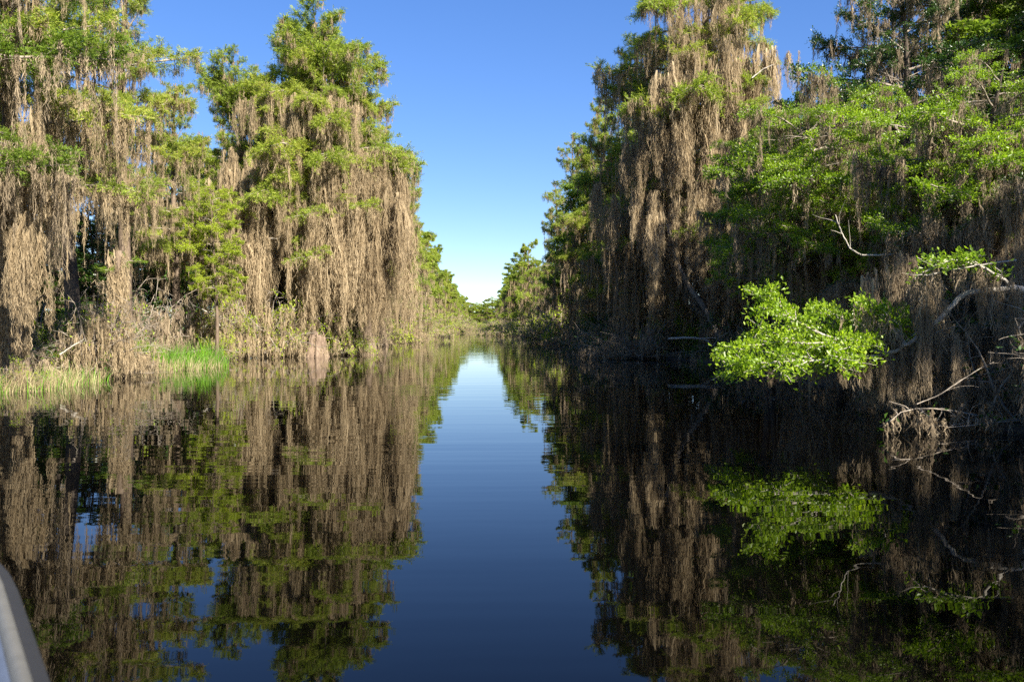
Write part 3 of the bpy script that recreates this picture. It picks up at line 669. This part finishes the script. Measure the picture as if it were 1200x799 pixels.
def shrub(label, px, d, st, sx=1.0, sz=1.0, group=None, name='mossy_shrub', X=None, cat='shrub', rz=None):
    x, y = at(px, d)
    if X is not None: x = X
    t = thing(name, label, cat, (x, y, 0.02), rs.uniform(0, 6.28) if rz is None else rz, group)
    t.scale = (sx, sx, sz)
    ob('stem', st[0], t)
    if st[1]: ob('moss', st[1], t, kind='stuff')
    if st[2]: ob('leaves', st[2], t, kind='stuff')
    return t
shrub('grey twiggy bush wrapped in moss at the waterline between the two grass clumps', 116, 25.6, shrubset(330, 1.1, 2.4, .12, 1.6, 'leaf_yellow', 'moss', 1.5), .98, 1.12)
shrub('sparse twiggy bush with small green leaves behind the left grass clump', 82, 26.5, SHL[0], .8, 1.45, name='leafy_shrub')
shrub('small moss covered twig clump in the reeds at the far left edge', 22, 20.6, SHM[0], .35, .42)
shrub('low leafy sprig bush between the grass clump and the moss wrapped bush', 168, 30, SHB[0], .5, .9, name='leafy_shrub')
shrub('small leafy bush at the right end of the bright grass clump', 255, 39, SHL[1], .8, 1.0, name='leafy_shrub')
shrub('broad moss mound at the waterline left of the pale stump', 322, 43.5, SHM[0], 1.75, 1.7)
shrub('leafy yellow green bush at the foot of the great rounded cypress, right of the stump', 405, 45.5, SHL[0], 1.1, 1.3, name='leafy_shrub')
shrub('tall moss mound behind the pale stump', 350, 45.5, SHM[1], 1.5, 1.7)
shrub('moss curtain bush under the shorter green cypress', 235, 41.5, SHM[1], 1.3, 1.7)
shrub('moss curtain bush next to the broad moss mound, on its left', 278, 43.5, SHM[0], 1.4, 2.0)
shrub('dark moss mound where the towering right bank cypress meets the water', 752, 39.6, SHMG[0], 1.55, 1.0)
shrub('dark leafy mound left of the dark moss mound on the right bank', 716, 47, SHD[0], 1.6, 1.3, name='leafy_shrub')
shrub('shaded leafy bush above the dark moss mound on the right bank', 790, 41.5, SHB[0], 1.3, 1.7, name='leafy_shrub')
shrub('rounded bush at the left corner of the shaded right bank', 655, 78, SHL[1], 3.0, 3.2, name='leafy_shrub')
shrub('leafy bush at the foot of the towering right bank cypress, behind the bleached branch', 860, 37, SHD[0], 1.3, 1.5, name='leafy_shrub')
for k, (px, d) in enumerate([(915, 31), (960, 26), (1010, 22.5), (1060, 19), (1110, 17), (1190, 14), (1212, 12.3)]):
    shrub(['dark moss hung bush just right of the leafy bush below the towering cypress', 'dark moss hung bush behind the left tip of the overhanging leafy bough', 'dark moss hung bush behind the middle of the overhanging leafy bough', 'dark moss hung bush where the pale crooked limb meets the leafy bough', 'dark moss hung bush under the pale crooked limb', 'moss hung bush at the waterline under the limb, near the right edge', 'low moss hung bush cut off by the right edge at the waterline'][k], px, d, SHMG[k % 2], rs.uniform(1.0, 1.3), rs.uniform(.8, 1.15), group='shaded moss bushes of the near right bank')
for k in range(34):
    d = 60 * 1.082 ** k
    if d > 395: break
    shrub('pale moss and leaf bush along the distant left waterline', 0, d, (SHM + SHL)[k % 4], rs.uniform(1.4, 2.2) * (1 + d / 250), rs.uniform(1.1, 1.9) * (1 + d / 400), X=float(bankL(d)) - rs.uniform(.8, 1.6), group='bushes of the left waterline')
for k in range(30):
    d = 47 * 1.09 ** k
    if d > 395: break
    shrub('dark bush along the distant right waterline', 0, d, (SHMG + SHD)[k % 3] if d < 120 else (SHM + SHL)[k % 4], rs.uniform(1.4, 2.2) * (1 + d / 250), rs.uniform(1.1, 1.8) * (1 + d / 400), X=float(bankR(d)) + rs.uniform(.8, 1.6), group='bushes of the right waterline')
for k in range(16):
    shrub('pale bush on the far shore where the canal bends away', 0, 398 + 4 * (k % 3), SHL[k % 2], 4.5, 3.2, X=-16 + 2.4 * k, group='bushes on the far shore')
for k in range(16):      # undergrowth under the near left trees
    d = rs.uniform(25, 44)
    shrub('dark undergrowth bush in the shade among the left bank trunks', 0, d, (SHMG + SHD)[k % 3], rs.uniform(1.2, 1.8), rs.uniform(1.0, 1.9), X=float(bankL(d)) - rs.uniform(2.5, 8), group='undergrowth among the left trunks')

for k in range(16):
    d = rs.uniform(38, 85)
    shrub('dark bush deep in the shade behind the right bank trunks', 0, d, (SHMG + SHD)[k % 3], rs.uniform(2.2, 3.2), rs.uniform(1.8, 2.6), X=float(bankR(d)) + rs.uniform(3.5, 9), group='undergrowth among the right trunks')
# ------------------------------------------------------------------ snag, stump, driftwood
def snag():
    x, y = at(139, 28.5)
    t = thing('dead_trunk', 'broken trunk thickly wrapped in moss behind the twiggy bush', 'tree', (x, y, 0))
    rng = np.random.default_rng(44); tg, P = trunk_geo(4.0, .22, rng, top=.12, sides=12)
    ob('trunk', to_mesh('snag_trunk', tg, M['bark'], True), t)
    g = Geo(); n = 150; th = rng.uniform(0, 6.28, n); z = rng.uniform(.9, 4.05, n)
    moss_pendants(g, np.stack([np.cos(th) * .26, np.sin(th) * .26, z], -1), rng.uniform(.5, 1.3, n) * np.minimum(1, z / 1.4), rng.uniform(.07, .14, n), rng, 18, .022)
    ob('moss', to_mesh('snag_moss', g.arr(), M['moss']), t, kind='stuff')
    place_bough(t, BR[0], (0, 0, 3.7), 2.0, .28, moss=False); place_bough(t, BR[1], (0, 0, 3.6), .2, .3, moss=False); place_bough(t, BR[2], (0, 0, 3.3), 4.2, .3, moss=False)
snag()
def stump():
    x, y = at(370, 43.2)
    t = thing('cypress_stump', 'pale reddish cypress stump with a flared fluted base at the left waterline', 'stump', (x, y, 0))
    rng = np.random.default_rng(45); z = np.linspace(-.4, 1.1, 20); sides = 56
    P = np.stack([.06 * z, 0 * z, z], -1)
    def fl(i, th): return 1 + .24 * np.exp(-np.clip(z[i], 0, 9) / .9) * np.cos(7 * th + .6) + .08 * np.cos(13 * th + z[i]) + .06 * np.sin(3 * th + z[i]) + np.random.default_rng(3).normal(0, .035, (20, 56))
    g = Geo(); tube(g, P,   .32 + .28 * np.exp(-np.clip(z, 0, 9) / .8), sides, fl)
    ob('trunk', to_mesh('stump_trunk', g.arr(), M['stump'], True), t)
    g = Geo(); th = np.linspace(0, 2 * math.pi, 25)[:-1]
    r = .37; jag = rng.uniform(-.05, .25, 24)
    for k in range(24):
        a0, a1 = th[k], th[(k + 1) % 24] if k < 23 else 2 * math.pi
        g.add([[.1 + r * math.cos(a0), r * math.sin(a0), 1.07], [.1 + r * math.cos(a1), r * math.sin(a1), 1.07], [.1 + .8 * r * math.cos(a1), .8 * r * math.sin(a1), 1.12 + jag[k]], [.1 + .8 * r * math.cos(a0), .8 * r * math.sin(a0), 1.1 + jag[k]]], [[0, 1, 2, 3]])
    g2 = Geo(); n = 26; a = rng.uniform(0, 6.28, n)
    moss_pendants(g2, np.stack([.05 + np.cos(a) * .36, np.sin(a) * .36, rng.uniform(.7, 1.25, n)], -1), rng.uniform(.3, .75, n), rng.uniform(.05, .1, n), rng, 16, .02)
    ob('moss', to_mesh('stump_moss', g2.arr(), M['moss']), t, kind='stuff')
    ob('broken_top', to_mesh('stump_top', g.arr(), M['stump']), t, kind='stuff')
stump()
def stick(label, pts, r0, r1, name='fallen_branch', twigs=3, seed=1, mat='deadwood'):
    W = []
    for (a, b, d) in pts:
        x, y = at(a, d); W.append((x, y, hz(b, d)))
    W = np.array(W); o = W[0].copy(); W -= o; n = 6 * (len(W) - 1) + 1
    s = np.linspace(0, len(W) - 1, n); Q = np.stack([np.interp(s, range(len(W)), W[:, k]) for k in range(3)], -1)
    rng = np.random.default_rng(seed); Q[1:-1] = (Q[:-2] + 2 * Q[1:-1] + Q[2:]) / 4; Q += rng.normal(0, r0 * .15, Q.shape)
    t = thing(name, label, 'branch', tuple(o))
    g = Geo(); tube(g, Q, np.linspace(r0, r1, n), 7); ob('limb', to_mesh('stick_limb', g.arr(), M[mat], True), t)
    L = np.linalg.norm(Q[-1] - Q[0])
    for k in range(twigs):
        b = pinterp(Q, rng.uniform(.3, .95)); d = unit(Q[-1] - Q[0]) + rng.normal(0, .6, 3); d[2] = abs(d[2])
        g = Geo(); p = branch_path(b, d, L * rng.uniform(.2, .4), 6, rng, .1, .15); tube(g, p, np.linspace(r1 * .8, r1 * .25, 6), 5)
        ob('twig', to_mesh('stick_twig', g.arr(), M[mat], True), t)
stick('pale bleached branch arching just above the dark water below the bowed limb', [(783, 397, 36), (800, 396, 36), (815, 396, 36.1), (828, 399, 36.2), (838, 407, 36.4), (846, 416, 36.5)], .05, .035, twigs=2)
stick('bleached forked driftwood behind the left grass clump', [(70, 415, 24.5), (80, 408, 24.5), (92, 401, 24.6), (99, 397, 24.6)], .028, .012, seed=3)
stick('grey dead branch jutting from the moss below the yellow green tree', [(226, 358, 38.5), (240, 364, 38.4), (252, 371, 38.3), (258, 382, 38.2)], .035, .015, seed=4, twigs=4)
stick('thin bare branch fork hanging over the water at far right', [(1075, 475, 11.6), (1100, 465, 11.6), (1125, 448, 11.7), (1150, 432, 11.8), (1165, 425, 11.9)], .008, .003, mat='twig', seed=5, twigs=6)
stick('bare pale horizontal branch in the leafy gap above the overhanging bough', [(1055, 296, 15), (1030, 298, 15), (1008, 298, 15), (995, 290, 15), (985, 270, 15), (978, 250, 15)], .02, .008, seed=6, twigs=4)
stick('bare white snag branch on the great rounded cypress at left', [(303, 281, 44.6), (315, 280, 44.5), (327, 281, 44.4), (333, 276, 44.3)], .05, .03, seed=7, twigs=2)
stick('bare sloping branch stretched across the moss near the top of the towering cypress', [(880, 90, 37), (892, 80, 37), (905, 74, 37)], .03, .015, seed=8, twigs=2)
stick('long bare twig with few leaves crossing above the pale crooked limb', [(1190, 303, 12.4), (1150, 309, 12.2), (1115, 315, 12.1), (1085, 322, 12.1)], .012, .006, seed=9, twigs=5)

# ------------------------------------------------------------------ marsh grass
def grass(label, spots, dens, h, mats, seed, name):
    rng = np.random.default_rng(seed)
    t = thing(name, label, 'grass clump', (*at(*spots[0][:2]), 0)); t['kind'] = 'stuff'
    for mi, (mn, frac, hs) in enumerate(mats):
        g = Geo()
        for (px, d, rr) in spots:
            x0, y0 = at(px, d); n = int(dens * frac * rr * rr)
            a = rng.uniform(0, 6.28, n); q = np.sqrt(rng.uniform(0, 1, n)) * rr
            B = np.stack([x0 + np.cos(a) * q * 1.3 - t.location.x, y0 + np.sin(a) * q * .8 - t.location.y, np.full(n, -.03)], -1)
            H_ = h * hs * rng.uniform(.5, 1.15, n) * (1.15 - .5 * (q / rr) ** 2); ln = rng.normal(0, .3, (n, 2)) + np.stack([np.cos(a), np.sin(a)], -1) * .28 * (q / rr)[:, None]
            s = np.linspace(0, 1, 5)
            C = B[:, None] + np.stack([ln[:, :1] * H_[:, None] * s ** 2, ln[:, 1:] * H_[:, None] * s ** 2, H_[:, None] * (s - .22 * s ** 2.5 * (np.abs(ln).sum(1) > .5)[:, None])], -1)
            an = rng.uniform(0, 3.14, n)
            ribbons(g, C, np.stack([np.cos(an), np.sin(an), 0 * an], -1), rng.uniform(.010, .022, n)[:, None] * (1 - .85 * s ** 1.5)[None])
        ob('blades', to_mesh('grass_blades', g.arr(), M[mn]), t, kind='stuff')
grass('reedy clump of green and straw coloured grass at the left edge of the water', [(-35, 20.0, 1.2), (5, 20.6, 1.1), (30, 22.0, 1.1), (62, 23.0, 1.0), (88, 24.0, .8)], 380, .60, [('grass', .28, .9), ('grass_dry', .6, .95)], 1, 'reed_clump')
grass('bright green grass clump at the waterline left of the moss curtains', [(188, 30.5, .8), (210, 31.5, 1.0), (232, 32.5, .9), (244, 33.5, .6)], 520, 1.0, [('grass', .85, 1.0)], 2, 'grass_clump')
grass('straw coloured grass fringe in front of the bright green clump', [(180, 29.6, .7), (205, 30.2, .75), (228, 31.2, .7), (242, 32.2, .5)], 480, .5, [('grass_dry', .9, 1.0), ('grass', .2, .8)], 3, 'grass_fringe')
grass('pale grass tuft beside the bleached branch under the right bank', [(835, 35.5, .5)], 350, .5, [('grass', .4, 1.0), ('grass_dry', .4, 1)], 4, 'grass_tuft')

# ------------------------------------------------------------------ distant and background trees: three meshes each, shared
def far_proto(seed, H, prof, nb, fol_top, mats, veil=.6, kind='cypress', ls=1.5, zmin=2.0, mossmul=1.0):
    rng = np.random.default_rng(seed)
    lib = {c: [bough(seed * 7 + i, 4, p * (.6 + .8 * i), .3, 11, kind=kind, vs=.7, fol=f, moss=m * mossmul, mlen=ml, res=.4, leafscale=ls) for i in range(2)] for c, p, f, m, ml in (('up', .6, 1, .1, .7), ('flat', .2, 1, .8, 1.3), ('droop', .03, .4, 1.3, 2.2))}
    tg, P = trunk_geo(H, .3, rng, sides=9)
    gl, gf_, gm = Geo(), Geo(), Geo(); gl.add(*tg)
    for i in range(nb):
        u = (i + .5) / nb; z = zmin + (H * .96 - zmin) * u ** .8; h = z / H
        Lb = float(np.interp(h, [p[0] for p in prof], [p[1] for p in prof])) * rng.uniform(.5, 1.15); az = i * 2.39996 + rng.uniform(-.3, .3)
        c = 'up' if h > fol_top + .15 else 'flat' if h > fol_top else 'droop'
        b = lib[c][rng.integers(2)]; s = Lb / 4; ca, sa = math.cos(az), math.sin(az)
        Rm = np.array([[ca, sa, 0], [-sa, ca, 0], [0, 0, 1.]]) * s
        mz = min(1.2, max(.15, (z - .3) / (b['mlen'] * s)))
        for gg, key in ((gl, 'limb'), (gf_, 'fol'), (gm, 'moss')):
            v, f = b[key]
            if len(v):
                v = v.copy()
                if key == 'moss': v[:, 2] *= mz
                gg.add(v @ Rm + np.array([np.interp(z, P[:, 2], P[:, 0]), np.interp(z, P[:, 2], P[:, 1]), z]), f)
    return (to_mesh('far_trunk', gl.arr(), M[mats[0]], True), to_mesh('far_crown', gf_.arr(), M[mats[1]]), to_mesh('far_moss', gm.arr(), M[mats[2]]), H)
FP_ = [(.1, 2.6), (.35, 3.3), (.6, 3.3), (.8, 2.8), (.93, 2.0), (1, 1.2)]
FAR = [far_proto(401, 15, FP_, 34, .64, ('bark', 'cypress', 'moss')), far_proto(402, 16, [(.1, 2.4), (.4, 3.0), (.7, 3.0), (.9, 2.5), (1, 1.4)], 34, .45, ('bark', 'cypress', 'moss')), far_proto(403, 14, FP_, 34, .6, ('bark', 'cypress', 'moss'), mossmul=1.2)]
FARG = [far_proto(404, 15, [(.1, 2.6), (.4, 3.2), (.7, 3.2), (.9, 2.5), (1, 1.4)], 34, .25, ('bark', 'cypress', 'moss'), mossmul=.5)]
FARD = [far_proto(405, 14, FP_, 34, .6, ('bark_dark', 'cypress_shade', 'moss_grey')), far_proto(406, 12, [(.1, 3), (.5, 3.4), (.8, 2.6), (1, 1.)], 26, .1, ('bark_dark', 'leaf_shade', 'moss_grey'), kind='broad', mossmul=.4)]  # background trees coloured darker throughout to stand for shade
rt = np.random.default_rng(12)
def far_tree(label, x, y, pr, H, group, name='cypress_tree', wide=1.0):
    t = thing(name, label, 'tree', (x, y, 0.1), rt.uniform(0, 6.28), group)
    s = H / pr[3]; t.scale = (s * wide, s * wide, s)
    ob('trunk', pr[0], t)
    ob('crown', pr[1], t, kind='stuff'); ob('moss', pr[2], t, kind='stuff')
    return t
GL, GR = 'distant cypresses of the left tree line', 'distant cypresses of the right tree line'
d = 96.0; k = 0
while d < 405:
    far_tree('sunlit mossy cypress in the distant left tree line', float(bankL(d)) - rt.uniform(1.2, 2.6), d, (FAR + FARG)[k % 4], rt.uniform(16.5, 18.5) if d < 170 else rt.uniform(14, 16.0), GL, wide=rt.uniform(.85, 1.05))
    if k % 2: far_tree('sunlit mossy cypress in the distant left tree line', float(bankL(d)) - rt.uniform(6.0, 9), d + 3, (FARG + FAR)[k % 4], rt.uniform(13.5, 16.0), GL, wide=1.1)
    d += 7 + d * .035; k += 1
d = 100.0; k = 0
while d < 405:
    near = d < 140
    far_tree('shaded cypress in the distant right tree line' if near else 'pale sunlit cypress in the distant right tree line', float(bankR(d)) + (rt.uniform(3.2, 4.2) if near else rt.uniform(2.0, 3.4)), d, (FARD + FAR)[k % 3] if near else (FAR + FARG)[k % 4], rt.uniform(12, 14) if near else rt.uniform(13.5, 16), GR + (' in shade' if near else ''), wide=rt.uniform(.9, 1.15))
    if k % 2: far_tree('shaded cypress in the distant right tree line' if near else 'pale sunlit cypress in the distant right tree line', float(bankR(d)) + rt.uniform(7, 10), d + 3, (FARG + FAR)[k % 4], rt.uniform(12.5, 15), GR + (' in shade' if near else ''), wide=1.1)
    d += 7 + d * .035; k += 1
for k in range(20):      # the canal bends out of sight: trees close the view
    far_tree('tiny hazy cypress closing the far end of the canal', -22 + k * 2.7, 415 + 9 * (k % 3), (FARG + FAR)[k % 4], rt.uniform(12.5, 16.5), 'trees closing the far end of the canal', wide=1.9)
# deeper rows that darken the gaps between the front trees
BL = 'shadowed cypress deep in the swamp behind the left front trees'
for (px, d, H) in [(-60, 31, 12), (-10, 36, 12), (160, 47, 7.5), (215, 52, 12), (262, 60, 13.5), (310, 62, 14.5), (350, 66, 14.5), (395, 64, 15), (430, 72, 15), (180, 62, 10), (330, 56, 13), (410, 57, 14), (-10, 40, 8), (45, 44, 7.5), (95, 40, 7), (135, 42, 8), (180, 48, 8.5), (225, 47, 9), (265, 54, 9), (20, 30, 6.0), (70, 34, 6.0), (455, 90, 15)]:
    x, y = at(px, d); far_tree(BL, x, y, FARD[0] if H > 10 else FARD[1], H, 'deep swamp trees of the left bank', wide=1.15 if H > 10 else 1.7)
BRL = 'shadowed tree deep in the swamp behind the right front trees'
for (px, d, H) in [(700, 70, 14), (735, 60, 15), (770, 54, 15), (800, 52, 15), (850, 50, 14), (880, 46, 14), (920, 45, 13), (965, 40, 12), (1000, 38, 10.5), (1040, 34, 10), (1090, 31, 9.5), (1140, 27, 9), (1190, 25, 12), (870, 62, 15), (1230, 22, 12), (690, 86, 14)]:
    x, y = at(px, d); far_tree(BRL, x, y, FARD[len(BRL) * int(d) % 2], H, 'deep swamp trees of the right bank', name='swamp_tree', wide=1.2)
# the same bank goes on beside and behind the boat; these trees shade the near right side
for (x, y, H, q) in [(14.5, 4.0, 7.5, 1), (21.5, 16, 18, 1), (25, 20, 17, 1), (15.8, -1.5, 11, 0), (19.5, 12.5, 16, 1), (14, -9, 14, 0), (17, 1, 14, 0)]:
    far_tree('tree on the right bank beyond the right edge of the picture', x, y, FARD[q], H, 'trees of the right bank beside the boat', name='swamp_tree', wide=1.2)

# ------------------------------------------------------------------ the boat the photographer sits in: its right gunwale shows at lower left
def boat():
    u = np.array([-0.537, 0.843]); nrm = np.array([-0.843, -0.537])      # forward, to port
    P0 = np.array([0.245, 0.0]); Z = 0.75
    t = thing('boat', 'pale trimmed boat edge running out of the lower left corner', 'boat', (0, 0, 0))
    def pt(s, off, z): q = P0 + u * s + nrm * off; return (q[0], q[1], z)
    ss = np.linspace(-3.2, 5.0, 50); beam = 1.9
    def inset(s): return 0.02 + (max(0, s - 3.0) / 2.0) ** 2 * 0.85
    rail = []
    for s in ss: rail.append(pt(s, inset(s), Z))
    for s in ss[::-1]: rail.append(pt(s, beam - inset(s), Z))
    rail = np.array(rail + [rail[0]])
    def loopstrip(offs_z):      # a band swept round the sheer line: list of (inward offset, z)
        g = Geo(); c = np.array([*(P0 + u * 0.6 + nrm * beam / 2), 0])
        rings = []
        T = unit(np.gradient(rail, axis=0)); Nn = np.stack([-T[:, 1], T[:, 0], 0 * T[:, 0]], -1)
        sg = np.sign(np.sum(Nn * (c - rail) * [1, 1, 0], 1))[:, None]; Nn = Nn * sg
        for off, z in offs_z:
            r = rail + Nn * off; r[:, 2] = z; rings.append(r)
        V = np.array(rings); m = V.shape[1]
        i = np.arange(len(rings) - 1)[:, None] * m + np.arange(m - 1)[None]
        F = np.stack([i, i + 1, i + m + 1, i + m], -1)
        g.add(V.reshape(-1, 3), F.reshape(-1, 4)); return g.arr()
    ob('rub_rail', to_mesh('rub_rail', loopstrip([(0.0, Z - .06), (-.022, Z - .05), (-.03, Z - .02), (-.022, Z - .003), (.006, Z + .002)]), M['rubber'], True), t)
    ob('gunwale', to_mesh('gunwale', loopstrip([(.004, Z - .01), (.008, Z + .008), (.022, Z + .014), (.036, Z + .008), (.042, Z - .02)]), M['cream'], True), t)
    ob('hull', to_mesh('hull', loopstrip([(.0, Z - .05), (.05, .35), (.16, .0), (.3, -.15), (.9, -.2)]), M['hull_out'], True), t)
    ob('liner', to_mesh('liner', loopstrip([(.042, Z - .018), (.07, Z - .03), (.13, .3), (.18, .12), (.94, .12)]), M['hull_in'], True), t)
    for s in (-1.2, 1.6):
        g = Geo()
        a = [pt(s, .12, .45), pt(s + .4, .12, .45), pt(s + .4, beam - .12, .45), pt(s, beam - .12, .45)]
        b = [(x, y, .41) for x, y, z in a]
        g.add(a + b, [[0, 1, 2, 3], [7, 6, 5, 4], [0, 4, 5, 1], [1, 5, 6, 2], [2, 6, 7, 3], [3, 7, 4, 0]])
        ob('bench', to_mesh('bench', g.arr(), M['cream']), t)
boat()
print('objects', len(bpy.data.objects), 'tris in meshes', sum(len(m.polygons) * 2 for m in bpy.data.meshes))
